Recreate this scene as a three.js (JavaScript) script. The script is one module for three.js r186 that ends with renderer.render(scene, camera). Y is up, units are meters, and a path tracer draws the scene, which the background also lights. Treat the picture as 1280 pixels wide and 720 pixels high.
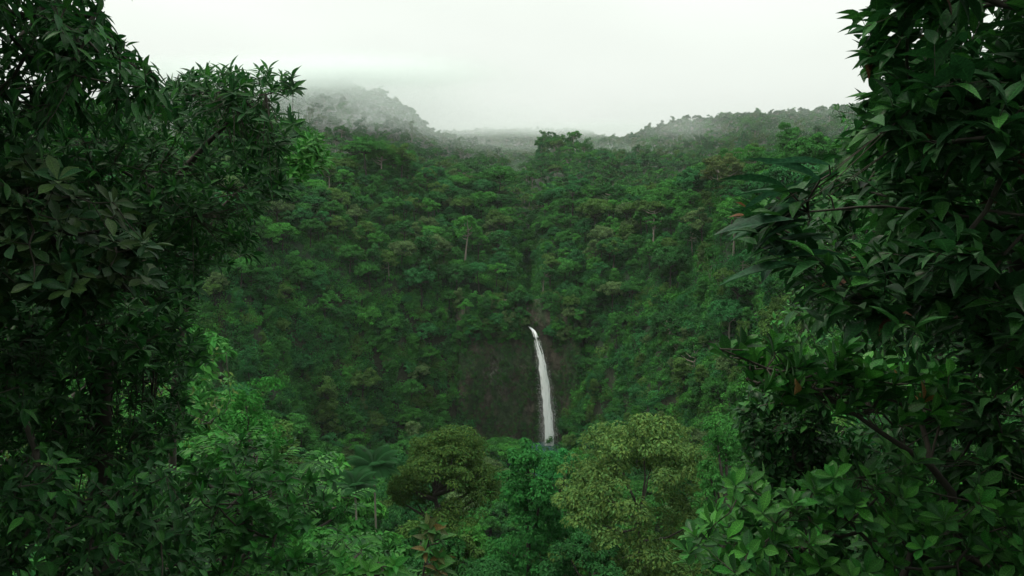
import * as THREE from 'three';
import { ImprovedNoise } from 'three/addons/math/ImprovedNoise.js';
import { mergeGeometries } from 'three/addons/utils/BufferGeometryUtils.js';

// ---------------------------------------------------------------- camera, sky, sun, exposure
const scene = new THREE.Scene();
const F = 848, TILT = Math.atan(130 / F);                       // focal length in photo pixels; camera looks down a little
const camera = new THREE.PerspectiveCamera(2 * Math.atan(360 / F) * 180 / Math.PI, 1280 / 720, 0.05, 9000);
camera.position.set(0, 0, 0);
camera.rotation.x = -TILT;
camera.updateMatrixWorld();

const renderer = new THREE.WebGLRenderer({ antialias: true });
renderer.toneMapping = THREE.LinearToneMapping;
renderer.toneMappingExposure = 1.52;
renderer.shadowMap.enabled = true;

const clamp = (x, a, b) => Math.min(b, Math.max(a, x)), smooth = (a, b, x) => { const t = clamp((x - a) / (b - a), 0, 1); return t * t * (3 - 2 * t); };
const noiser = new ImprovedNoise();
const N3 = (x, y, z) => noiser.noise(x, y, z);
const fbm = (x, y, z, o = 4) => { let s = 0, a = 0.5, f = 1; for (let i = 0; i < o; i++) { s += a * N3(x * f, y * f, z * f); a *= 0.5; f *= 2.03; } return s; };

{ // overcast sky: brighter overhead, faint cloud structure
  const W = 512, H = 256, d = new Float32Array(W * H * 4);
  for (let j = 0; j < H; j++) for (let i = 0; i < W; i++) {
    const el = ((j + 0.5) / H - 0.5) * Math.PI, az = ((i + 0.5) / W - 0.5) * 2 * Math.PI;
    const s = Math.max(0, Math.sin(el)), x = Math.cos(el) * Math.cos(az), y = Math.sin(el), z = Math.cos(el) * Math.sin(az);
    const c = fbm(x * 2.2 + 7, y * 6.5, z * 2.2 + 3, 4) + 0.5 * fbm(x * 1.1 + 1, y * 3 + 9, z * 1.1, 2);
    const L = (0.53 + 0.07 * smooth(0.02, 0.16, s) + 1.05 * Math.pow(s, 1.8)) * (1 + 0.13 * c);
    const k = (j * W + i) * 4;
    d[k] = L * 0.945; d[k + 1] = L; d[k + 2] = L * 0.935; d[k + 3] = 1;
  }
  const t = new THREE.DataTexture(d, W, H, THREE.RGBAFormat, THREE.FloatType);
  t.mapping = THREE.EquirectangularReflectionMapping; t.magFilter = THREE.LinearFilter; t.needsUpdate = true;
  scene.background = t; scene.environment = t;
}
const sun = new THREE.DirectionalLight(0xfff6e6, 1.3);           // sun behind thick cloud
sun.position.set(-300, 620, -260); sun.target.position.set(0, -60, -300);
sun.castShadow = true; sun.shadow.radius = 40;
Object.assign(sun.shadow.camera, { left: -400, right: 400, top: 400, bottom: -400, near: 1, far: 2000 });
scene.add(sun, sun.target);
scene.fog = new THREE.FogExp2(new THREE.Color().setRGB(0.88, 0.97, 0.95), 0.000045);

// ---------------------------------------------------------------- helpers
function rng(seed) { let a = seed >>> 0; return () => { a = a + 0x6D2B79F5 | 0; let t = Math.imul(a ^ a >>> 15, 1 | a); t = t + Math.imul(t ^ t >>> 7, 61 | t) ^ t; return ((t ^ t >>> 14) >>> 0) / 4294967296; }; }
const V = (x, y, z) => new THREE.Vector3(x, y, z);
const lerp = (a, b, t) => a + (b - a) * t;
const CT = Math.cos(TILT), ST = Math.sin(TILT);
function At(px, py, D) { const cx = (px - 640) / F, cy = (360 - py) / F, w = CT + cy * ST; return V(cx / w * D, (cy * CT - ST) / w * D, -D); }   // photo pixel + distance ahead -> point
function toPix(p) { const zc = -(p.z * CT + p.y * ST), yc = p.y * CT - p.z * ST; return zc > 0.05 ? [640 + F * p.x / zc, 360 - F * yc / zc, zc] : [1e5, 1e5, -1]; }
const RGB = (r, g, b) => new THREE.Color().setRGB(r, g, b);
const taken = {};
function numbered(n) { const k = taken[n] = (taken[n] ?? -1) + 1; return k ? `${n}_${String(k).padStart(3, '0')}` : n; }
function tag(o, label, category, group, kind) { if (label) o.userData.label = label; if (category) o.userData.category = category; if (group) o.userData.group = group; if (kind) o.userData.kind = kind; return o; }
function shadows(m) { m.castShadow = m.receiveShadow = true; return m; }
function mesh(name, g, m, parent) { const o = shadows(new THREE.Mesh(g, m)); o.name = name; parent.add(o); return o; }
function thing(name, label, category, group, pos) { const o = new THREE.Group(); o.name = numbered(name); tag(o, label, category, group); if (pos) o.position.copy(pos); scene.add(o); return o; }
function geo(pos, col, idx, uv) {
  const g = new THREE.BufferGeometry();
  g.setAttribute('position', new THREE.Float32BufferAttribute(pos, 3));
  if (col) g.setAttribute('color', new THREE.Float32BufferAttribute(col, 3));
  if (uv) g.setAttribute('uv', new THREE.Float32BufferAttribute(uv, 2));
  if (idx) g.setIndex(idx);
  g.computeVertexNormals();
  return g;
}
// tapered tube through points with radii, appended to {p, i}
function tube(B, pts, rad, sides = 6) {
  const n = pts.length, base0 = B.p.length / 3; let up = V(0.31, 0.2, 0.93);
  for (let k = 0; k < n; k++) {
    const t = pts[Math.min(n - 1, k + 1)].clone().sub(pts[Math.max(0, k - 1)]).normalize();
    let a = V().crossVectors(t, up); if (a.lengthSq() < 1e-4) a = V().crossVectors(t, V(1, 0, 0)); a.normalize();
    const b = V().crossVectors(t, a); up = V().crossVectors(a, t);
    for (let s = 0; s < sides; s++) { const q = s / sides * 6.2832, c = Math.cos(q) * rad[k], d = Math.sin(q) * rad[k]; B.p.push(pts[k].x + a.x * c + b.x * d, pts[k].y + a.y * c + b.y * d, pts[k].z + a.z * c + b.z * d); }
  }
  for (let k = 0; k < n - 1; k++) for (let s = 0; s < sides; s++) { const a = base0 + k * sides + s, b = base0 + k * sides + (s + 1) % sides; B.i.push(a, b, a + sides, b, b + sides, a + sides); }
}
const tubeGeo = B => geo(B.p, null, B.i);

// ---------------------------------------------------------------- terrain: a gorge with a high waterfall at its head
const COL = [
  [-1.6, [[-60, -14], [20, -14], [60, -25], [120, -28], [200, -15], [300, 10], [420, 30], [600, 30], [1000, 90], [1400, 130], [2400, 160]]],
  [-0.66, [[-60, -14], [15, -17], [60, -38], [120, -50], [200, -62], [250, -60], [262, -20], [300, 2], [400, 18], [600, 20], [1000, 110], [1200, 140], [2400, 160]]],
  [-0.41, [[-60, -14], [15, -18], [60, -44], [120, -66], [200, -90], [255, -94], [268, -48], [285, -22], [330, -5], [400, 10], [500, 8], [700, 20], [1000, 130], [1200, 148], [2400, 150]]],
  [-0.285, [[-60, -14], [15, -18], [60, -47], [120, -82], [200, -116], [285, -124], [298, -64], [318, -34], [360, -16.5], [420, -3], [520, -5], [700, 20], [980, 138], [1150, 160], [2400, 150]]],
  [-0.19, [[-60, -14], [15, -18], [60, -48], [110, -86], [170, -124], [302, -131], [314, -66], [332, -40.3], [375, -16.8], [425, 9], [520, 1], [700, 10], [980, 112], [1150, 126], [2400, 140]]],
  [-0.097, [[-60, -14], [15, -18], [60, -44], [110, -72], [180, -126], [316, -133], [328, -68], [346, -49.5], [400, -29], [450, -5], [540, -11], [700, 5], [960, 52], [1150, 40], [1500, 60], [2100, 130], [2400, 120]]],
  [-0.03, [[-60, -14], [15, -18], [60, -44], [110, -72], [180, -126], [326, -134], [337, -71.5], [350, -54.3], [400, -35], [455, -13], [545, -17], [700, 0], [960, 38], [1150, 30], [1500, 60], [2100, 140], [2400, 120]]],
  [-0.004, [[-60, -14], [15, -18], [60, -44], [110, -72], [180, -126], [331, -134.2], [339, -72], [352, -54.8], [400, -39], [460, -17], [560, -18], [800, 0], [1000, 20], [1500, 60], [2100, 140], [2400, 120]]],
  [0.016, [[-60, -14], [15, -18], [60, -44], [110, -72], [180, -126], [333, -134], [340, -70], [370, -67], [420, -62], [470, -48], [530, -24], [620, -6], [800, 0], [1000, 20], [1500, 60], [2100, 140], [2400, 120]]],
  [0.030, [[-60, -14], [15, -18], [60, -44], [110, -72], [180, -126], [333, -134], [340, -70], [370, -67], [420, -60], [470, -44], [530, -20], [620, -4], [800, 10], [1000, 20], [1500, 60], [2100, 140], [2400, 120]]],
  [0.046, [[-60, -14], [15, -18], [60, -44], [110, -72], [180, -126], [330, -134], [338, -71.7], [350, -58.3], [400, -41], [450, -21], [540, -19], [680, 14], [760, 36], [850, 20], [1150, 30], [2100, 140], [2400, 120]]],
  [0.075, [[-60, -14], [15, -18], [60, -44], [110, -72], [180, -126], [318, -133], [332, -86.4], [350, -62.3], [400, -40], [440, -20], [540, -19], [680, 18], [760, 42], [850, 25], [1150, 42], [2100, 140], [2400, 130]]],
  [0.146, [[-60, -14], [15, -18], [60, -44], [110, -72], [170, -124], [290, -131], [310, -84], [340, -52.2], [380, -30.8], [420, -19], [520, -21], [700, 12], [850, 24], [1100, 58], [1300, 60], [2400, 130]]],
  [0.235, [[-60, -14], [15, -18], [60, -44], [110, -72], [160, -112], [250, -126], [270, -82], [300, -48], [340, -20.2], [375, -15.8], [480, -21], [700, 0], [950, 42], [1200, 96], [1400, 90], [2400, 130]]],
  [0.318, [[-60, -14], [15, -18], [60, -48], [110, -82], [160, -106], [200, -108], [222, -72], [250, -45], [280, -20], [310, -6], [360, -0.5], [480, -11], [800, 10], [1000, 70], [1200, 106], [2400, 130]]],
  [0.42, [[-60, -14], [15, -17], [60, -42], [110, -66], [150, -80], [170, -72], [195, -45], [230, -18], [270, -5], [330, 0], [600, -4], [1000, 80], [1200, 112], [2400, 130]]],
  [0.54, [[-60, -14], [15, -17], [60, -40], [100, -50], [130, -45], [160, -25], [200, -8], [260, 0], [600, 0], [1000, 90], [1200, 126], [2400, 140]]],
  [1.6, [[-60, -14], [15, -14], [60, -25], [100, -15], [150, 0], [250, 10], [600, 10], [1000, 100], [1400, 150], [2400, 160]]],
];
const FARD = D => D > 600 ? 600 + (D - 600) * 2 : D;                // hills stand well beyond the gorge
for (const c of COL) c[1] = c[1].map(([D, y]) => [FARD(D), y * FARD(D) / D]);
function prof(P, D) { let k = 0; while (k < P.length - 2 && D > P[k + 1][0]) k++; const t = clamp((D - P[k][0]) / (P[k + 1][0] - P[k][0]), 0, 1); return lerp(P[k][1], P[k + 1][1], t); }
function ground(x, z) {
  const D = -z, a = clamp(x / Math.max(D, 40), -1.59, 1.59); let k = 0; while (k < COL.length - 2 && a > COL[k + 1][0]) k++;
  const t = (a - COL[k][0]) / (COL[k + 1][0] - COL[k][0]), u = t * t * (3 - 2 * t) * 0.5 + t * 0.5;
  const amp = D < 40 ? 0.5 : D < 500 ? 5 : 18, sc = D < 500 ? 34 : 150;
  return lerp(prof(COL[k][1], D), prof(COL[k + 1][1], D), u) + amp * fbm(x / sc + 5, 2.2, z / sc, 4);
}
function slopeN(x, z, e = 3) { return V(ground(x - e, z) - ground(x + e, z), 2 * e, ground(x, z - e) - ground(x, z + e)).normalize(); }

const rockTex = (() => {      // fine mottled grain for soil and rock
  const n = 512, d = new Uint8Array(n * n * 4), r = rng(5);
  for (let j = 0; j < n; j++) for (let i = 0; i < n; i++) {
    const u = i / n * 6.2832, v = j / n * 6.2832, a = Math.cos(u) * 2, b = Math.sin(u) * 2, c = Math.cos(v) * 2, e = Math.sin(v) * 2;
    const f = fbm(a + c * 0.7 + 3, b + e * 0.7, c - b * 0.4 + e, 5), w = clamp(190 + 130 * f + 30 * (r() - 0.5), 60, 255), k = (j * n + i) * 4;
    d[k] = w; d[k + 1] = w; d[k + 2] = w; d[k + 3] = 255;
  }
  const t = new THREE.DataTexture(d, n, n); t.wrapS = t.wrapT = THREE.RepeatWrapping; t.magFilter = THREE.LinearFilter; t.colorSpace = THREE.SRGBColorSpace; t.needsUpdate = true; return t;
})();
const soilMat = new THREE.MeshStandardMaterial({ vertexColors: true, roughness: 0.95, map: rockTex, bumpMap: rockTex, bumpScale: 0.25 });
{
  const as = [], ds = [];
  for (let a = -1.55; a < 1.551; ) { as.push(a); const c = Math.abs(a - 0.02); a += c < 0.09 ? 0.006 : c < 0.5 ? 0.012 : 0.05; }
  for (let d = -60; d < 4200; ) { ds.push(d); d += d < 150 ? 6 : d < 480 ? 3 : d < 1000 ? 12 : 30; }
  const pos = [], col = [], uv = [], idx = [], w = as.length;
  for (const D of ds) for (const a of as) {
    const x = a * Math.max(D, 40), z = -D; let y = ground(x, z);
    if (D > 300 && D < 352 && x > -30 && x < 36) y = lerp(y, Math.min(y, -136), smooth(352, 346, D) * smooth(-30, -24, x) * smooth(36, 30, x));   // behind the modelled cliff
    const n = slopeN(x, z), st = 1 - n.y, q = fbm(x / 14, y / 9, z / 14, 4), rock = smooth(0.45, 0.75, st + 0.5 * q);
    const c = [lerp(0.016, 0.036, rock), lerp(0.05, 0.05, rock), lerp(0.014, 0.02, rock)], m = 1 + 0.7 * fbm(x / 5, y / 5, z / 5, 3);
    pos.push(x, y, z); col.push(c[0] * m, c[1] * m, c[2] * m); uv.push(x / 9, (z + y) / 9);
  }
  for (let j = 0; j < ds.length - 1; j++) for (let i = 0; i < w - 1; i++) { const k = j * w + i; idx.push(k, k + 1, k + w, k + 1, k + w + 1, k + w); }
  const g = mesh('terrain', geo(pos, col, idx, uv), soilMat, scene); tag(g, 'steep forest soil and rock of the gorge and hills', 'terrain', null, 'structure');
}
// bare mossy cliff left and right of the fall
function cliffZ(x, y) {
  const lip = -326 - 0.10 * Math.max(0, x - 18) - 0.0 + 8 * smooth(-4, -26, x) + 7 * smooth(20, 34, x) - 26 * smooth(-24, -36, x) - 24 * smooth(32, 42, x);
  const rib = 2.4 * fbm(x / 4.5, y / 26, 1.7, 4) + 1.3 * fbm(x / 1.6, y / 3.6, 5.5, 3) + 2.4 * fbm(x / 15, y / 16, 4.2, 3), h = (y + 134) / 70;
  const ledge = 0.9 * Math.max(0, fbm(x / 12, y / 5, 8.1, 3));
  return lip + rib + ledge - 6 * h * h - 14 * smooth(0.9, 1.25, h) - 2.2 * Math.exp(-((x - 17) ** 2) / 14);
}
{
  const pos = [], col = [], uv = [], idx = [], nx = 150, ny = 170;
  const lich = [At(618, 462, 324), At(627, 478, 324), At(612, 470, 324)];
  for (let j = 0; j <= ny; j++) for (let i = 0; i <= nx; i++) {
    const x = -36 + i / nx * 78, y = -136 + j / ny * 78, z = cliffZ(x, y);
    const moss = smooth(-0.12, 0.2, fbm(x / 7, y / 13, 3, 4) + 0.05);
    let c = [0.085, 0.074, 0.045]; const mo = [0.026, 0.075, 0.014];
    c = c.map((q, k) => lerp(q, mo[k], moss));
    const gr = fbm(x / 1.1, y / 2.2, 2, 3), lw = smooth(0.05, 0.3, gr + 0.12) * lich.reduce((s, p) => Math.max(s, Math.exp(-((x - p.x) ** 2 / 8 + (y - p.y) ** 2 / 20))), 0);
    c = c.map((q, k) => lerp(q, [0.27, 0.26, 0.22][k], lw));
    const m = (1 + 1.0 * fbm(x / 2, y / 5, 6, 4)); c = c.map(q => q * m);
    pos.push(x, y, z); col.push(...c); uv.push(x / 6, y / 6);
  }
  for (let j = 0; j < ny; j++) for (let i = 0; i < nx; i++) { const k = j * (nx + 1) + i; idx.push(k, k + 1, k + nx + 1, k + 1, k + nx + 2, k + nx + 1); }
  const c = mesh('cliff', geo(pos, col, idx, uv), new THREE.MeshStandardMaterial({ vertexColors: true, roughness: 0.85, map: rockTex, bumpMap: rockTex, bumpScale: 0.4 }), scene);
  tag(c, 'mossy brown rock cliff beside the waterfall with a pale lichen patch', 'cliff', null, 'structure');
}
{
  const g = new THREE.CircleGeometry(34, 48); g.rotateX(-Math.PI / 2);
  const w = mesh('plunge_pool', g, new THREE.MeshPhysicalMaterial({ color: RGB(0.03, 0.08, 0.075), roughness: 0.12 }), scene);
  w.position.set(12, -129, -296); tag(w, 'teal plunge pool at the foot of the waterfall', 'pool', null, 'structure');
}

// ---------------------------------------------------------------- waterfall
{
  const path = [[657, 405.5, 333, 4], [664, 410, 330.5, 5], [668, 416, 328, 6], [672.5, 432, 326.2, 8], [677.5, 455, 325.2, 10.5], [681.5, 485, 324.6, 11.5], [684.5, 515, 324.1, 12], [686.5, 545, 323.8, 12.5], [687.5, 590, 323.6, 13.5]];
  const pts = path.map(([x, y, D]) => At(x, y, D)), wid = path.map(p => p[3] * 0.385), curve = new THREE.CatmullRomCurve3(pts), r = rng(44);
  const W = u => { const k = clamp(u * (wid.length - 1), 0, wid.length - 1.001), i = Math.floor(k); return lerp(wid[i], wid[i + 1], k - i); };
  const t = thing('waterfall', 'tall narrow white waterfall dropping from a notch down the cliff', 'waterfall');
  const strands = (n, a0, a1, len, seed, spread, th) => {
    const B = { p: [], i: [] };
    for (let s = 0; s < n; s++) {
      const u0 = lerp(a0, a1, Math.pow(r(), 0.8)) * 0.97, u1 = Math.min(a1, u0 + len * (0.5 + r())), off = (r() + r() - 1) * spread, dep = (r() - 0.35) * 0.8, ph = r() * 50, P = [], R = [], m = Math.max(6, Math.round((u1 - u0) * 70));
      for (let k = 0; k <= m; k++) {
        const u = lerp(u0, u1, k / m), c = curve.getPoint(u), w = W(u), wob = 0.16 * w * N3(ph, c.y * 0.16, 1) + 0.07 * w * N3(ph, c.y * 0.9, 4);
        P.push(V(c.x + off * w * 0.5 + wob, c.y, c.z + dep * w * 0.35 + 0.3 * N3(ph, c.y * 0.3, 9)));
        R.push(Math.max(0.02, th * w * (0.45 + 0.5 * r()) * Math.pow(Math.sin(Math.PI * clamp((k + 0.4) / (m + 0.8), 0, 1)), 0.35)));
      }
      tube(B, P, R, 6);
    }
    return tubeGeo(B);
  };
  const water = new THREE.MeshPhysicalMaterial({ color: RGB(0.92, 0.94, 0.94), roughness: 0.6 });
  mesh('main_fall', strands(130, 0.22, 1, 0.5, 1, 0.8, 0.085), water, t);
  mesh('stream', strands(18, 0, 0.3, 0.2, 2, 0.9, 0.08), water, t);
  const g = new THREE.TetrahedronGeometry(0.055), n = 16000, s = new THREE.InstancedMesh(g, water, n), M = new THREE.Matrix4();
  for (let k = 0; k < n; k++) { const u = 0.25 + 0.75 * Math.sqrt(r()), c = curve.getPoint(u), w = W(u) * (0.55 + 0.7 * u * u), q = 0.6 + 1.2 * r(); M.makeRotationFromEuler(new THREE.Euler(r() * 6, r() * 6, 0)).scale(V(q, q, q)).setPosition(c.x + (r() + r() + r() - 1.5) * w * 0.95, c.y, c.z + (r() - 0.3) * w * 0.6); s.setMatrixAt(k, M); }
  s.name = 'spray'; s.userData.kind = 'stuff'; shadows(s); t.add(s);
}

// ---------------------------------------------------------------- forest trees
const leafMat = (r, g, b, gloss = 1) => new THREE.MeshPhysicalMaterial({ color: RGB(r, g, b), vertexColors: true, roughness: gloss, transmission: 0.3, thickness: 0, specularIntensity: 0.15, side: THREE.DoubleSide });
const barkPale = new THREE.MeshStandardMaterial({ color: RGB(0.22, 0.2, 0.16), roughness: 0.9 });
const barkDark = new THREE.MeshStandardMaterial({ color: RGB(0.035, 0.031, 0.023), roughness: 0.95 });
function rndUnit(r, ymin = -1) { for (;;) { const v = V(r() * 2 - 1, r() * 2 - 1, r() * 2 - 1), l = v.length(); if (l > 0.1 && l < 1 && v.y / l > ymin) return v.divideScalar(l); } }
function pushLeaf(P, C, p, n, t, L, W, c) {
  const bx = n.y * t.z - n.z * t.y, by = n.z * t.x - n.x * t.z, bz = n.x * t.y - n.y * t.x, h = L * 0.5, w = W * 0.5, f = L * 0.1;
  const ax = p.x - t.x * h, ay = p.y - t.y * h, az = p.z - t.z * h, ex = p.x + t.x * h - n.x * f, ey = p.y + t.y * h - n.y * f, ez = p.z + t.z * h - n.z * f;
  const sx = p.x + bx * w + n.x * f, sy = p.y + by * w + n.y * f, sz = p.z + bz * w + n.z * f, qx = p.x - bx * w + n.x * f, qy = p.y - by * w + n.y * f, qz = p.z - bz * w + n.z * f;
  P.push(ax, ay, az, sx, sy, sz, ex, ey, ez, ax, ay, az, ex, ey, ez, qx, qy, qz);
  for (let k = 0; k < 6; k++) C.push(c[0], c[1], c[2]);
}
function leafBall(P, C, r, c, rad, flat, n, L, tint, warm) {
  for (let k = 0; k < n; k++) {
    const u = rndUnit(r, -0.55), q = rad * (0.7 + 0.38 * r()), p = V(c.x + u.x * q, c.y + u.y * q * flat, c.z + u.z * q);
    const nn = V(u.x * 0.6 + (r() - 0.5) * 0.9, u.y * 0.6 + 0.5 + (r() - 0.5) * 0.9, u.z * 0.6 + (r() - 0.5) * 0.9).normalize();
    const d = V(u.x + (r() - 0.5), u.y * 0.4 - 0.25 + (r() - 0.5) * 0.6, u.z + (r() - 0.5)); d.addScaledVector(nn, -d.dot(nn)).normalize();
    const l = L * (0.7 + 0.6 * r()), b = tint * (0.8 + 0.4 * r()), y = warm * (r() - 0.3);
    pushLeaf(P, C, p, nn, d, l, l * (0.45 + 0.15 * r()), [b * (1 + y), b, b * (1 - 0.5 * y)]);
  }
}
// o: H height, R crown radius, base (crown start as share of H), shape, n1, n2, leaves, L, flat
function treeShape(seed, o) {
  const r = rng(seed), P = [], C = [], T = { p: [], i: [] }, hub = [];
  const top = o.H, lo = o.H * o.base, mid = (top + lo) / 2, hh = (top - lo) / 2;
  for (let k = 0; k < o.n1; k++) {
    let c, rad = o.R * (o.clump ?? 0.36) * (0.7 + 0.6 * r());
    if (o.shape === 'dome') { const u = rndUnit(r, -0.35), q = 0.62 + 0.25 * r(); c = V(u.x * o.R * q, mid + u.y * hh * q, u.z * o.R * q); }
    else if (o.shape === 'mound') { const u = rndUnit(r, -0.95), q = 0.55 + 0.36 * Math.sqrt(r()); c = V(u.x * o.R * q, mid + u.y * hh * q, u.z * o.R * q); }
    else if (o.shape === 'umbrella') { const a = r() * 6.283, q = Math.sqrt(r()) * o.R * 0.8; c = V(Math.cos(a) * q, top - rad * 0.6 - (q / o.R) ** 2 * hh * 1.1 - r() * hh * 0.35, Math.sin(a) * q); }
    else if (o.shape === 'tower') { const f = (k + r()) / o.n1, a = r() * 6.283, q = o.R * (1 - 0.62 * f ** 1.6) * (0.35 + 0.55 * r()); c = V(Math.cos(a) * q, lerp(lo, top - rad * 0.5, f), Math.sin(a) * q); }
    else { const a = k * 2.4 + r(), f = Math.sqrt((k + 0.5) / o.n1), q = f * o.R * 0.85; c = V(Math.cos(a) * q, lerp(lo, top, 0.35 + 0.6 * r() * (1.1 - 0.5 * f)), Math.sin(a) * q); }
    const tint = 0.82 + 0.36 * r(); hub.push([c, rad]);
    for (let m = 0; m < o.n2; m++) {
      const u = rndUnit(r, -0.45), cc = V(c.x + u.x * rad * 0.75, c.y + u.y * rad * 0.6, c.z + u.z * rad * 0.75), r2 = rad * (o.sub ?? 0.48) * (0.7 + 0.6 * r());
      leafBall(P, C, r, cc, r2, o.flat ?? 0.7, Math.round(o.leaves * (0.7 + 0.6 * r())), o.L, tint * (0.9 + 0.2 * r()), o.warm ?? 0.25);
    }
  }
  const bend = V((r() - 0.5) * o.H * 0.12, 0, (r() - 0.5) * o.H * 0.12), tp = [], tr = [], rt = o.tr ?? o.H * 0.022, th = lerp(lo, top, 0.55);
  for (let k = 0; k <= 8; k++) { const f = k / 8; tp.push(V(bend.x * f * f, lerp(-4, th, f), bend.z * f * f)); tr.push(rt * (1.25 - 0.85 * f) * (k === 0 ? 1.4 : 1)); }
  tube(T, tp, tr, 7);
  hub.sort((a, b) => a[0].y - b[0].y);
  for (let k = 0; k < hub.length; k += Math.max(1, Math.floor(hub.length / (o.limbs ?? 8)))) {
    const e = hub[k][0], f = clamp((e.y - 0.45 * Math.hypot(e.x, e.z) + 4) / (th + 4), 0.3, 0.97), s = V(bend.x * f * f, lerp(-4, th, f), bend.z * f * f), m = s.clone().lerp(e, 0.5); m.y -= 0.1 * s.distanceTo(e); m.x += (r() - 0.5);
    tube(T, [s, m, e], [rt * 0.5, rt * 0.33, rt * 0.1], 5);
  }
  return { crown: geo(P, C), trunk: tubeGeo(T), H: o.H, R: o.R };
}
const SHAPES = [
  ['rounded', { H: 14, R: 5.2, base: 0.35, shape: 'dome', n1: 16, n2: 6, leaves: 46, L: 0.8 }],
  ['rounded', { H: 12, R: 4.6, base: 0.25, shape: 'dome', n1: 18, n2: 6, leaves: 40, L: 0.72 }],
  ['broad', { H: 15, R: 6.6, base: 0.5, shape: 'dome', n1: 22, n2: 6, leaves: 42, L: 0.8, clump: 0.3 }],
  ['umbrella crowned', { H: 16, R: 6.2, base: 0.66, shape: 'umbrella', n1: 16, n2: 6, leaves: 42, L: 0.75, flat: 0.5, clump: 0.3, limbs: 12 }],
  ['umbrella crowned', { H: 17, R: 5.2, base: 0.7, shape: 'umbrella', n1: 13, n2: 6, leaves: 42, L: 0.7, flat: 0.5, clump: 0.32, limbs: 10 }],
  ['tall columnar', { H: 17, R: 3.8, base: 0.12, shape: 'tower', n1: 20, n2: 6, leaves: 40, L: 0.7, clump: 0.42 }],
  ['vine draped columnar', { H: 14, R: 3.6, base: 0.02, shape: 'tower', n1: 22, n2: 5, leaves: 44, L: 0.6, clump: 0.42, flat: 1.1 }],
  ['open limbed', { H: 17, R: 5.6, base: 0.48, shape: 'open', n1: 13, n2: 6, leaves: 44, L: 0.72, clump: 0.27, limbs: 13, tr: 0.34 }],
  ['open limbed', { H: 15, R: 5.0, base: 0.42, shape: 'open', n1: 12, n2: 6, leaves: 40, L: 0.7, clump: 0.3, limbs: 12 }],
  ['low bushy', { H: 9, R: 4.4, base: 0.08, shape: 'dome', n1: 16, n2: 6, leaves: 40, L: 0.65 }],
].map(([w, o], k) => ({ word: w, ...treeShape(100 + k * 7, o) }));
const TINTS = [
  ['mid green', leafMat(0.034, 0.150, 0.028)], ['dark green', leafMat(0.023, 0.105, 0.025)], ['bright green', leafMat(0.044, 0.190, 0.030)],
  ['olive green', leafMat(0.058, 0.138, 0.030)], ['blue green', leafMat(0.024, 0.128, 0.036)], ['pale greyish green', leafMat(0.078, 0.150, 0.052)],
];
function zoneOf(px, py, D, x) {
  if (D < 235 && px < 820) return ['on the lower slope before the cliffs', 'trees on the lower gorge slope'];
  if (Math.abs(px - 655) < 36 && py > 240) return ['beside the dark notch above the waterfall', 'trees beside the notch'];
  const up = py < 262;
  if (px < 650) return up ? ['on the gorge rim below the cloud capped peak', 'trees on the rim below the peak'] : ['on the darker gorge wall with bare rock patches', 'trees on the darker gorge wall'];
  return up ? ['on the gorge rim below the long wooded ridge', 'trees on the rim below the ridge'] : ['on the brighter gorge wall facing the rocky one', 'trees on the brighter gorge wall'];
}
function hiddenByLand(p, top, add) { for (let k = 1; k < 40; k++) { const f = Math.pow(k / 40, 0.8); if (p.z * f < -26 && Math.abs(p.z) * (1 - f) > 14 && ground(p.x * f, p.z * f) + add > top * f) return true; } return false; }
const cand = [], farCand = [], scrub = [];
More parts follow.
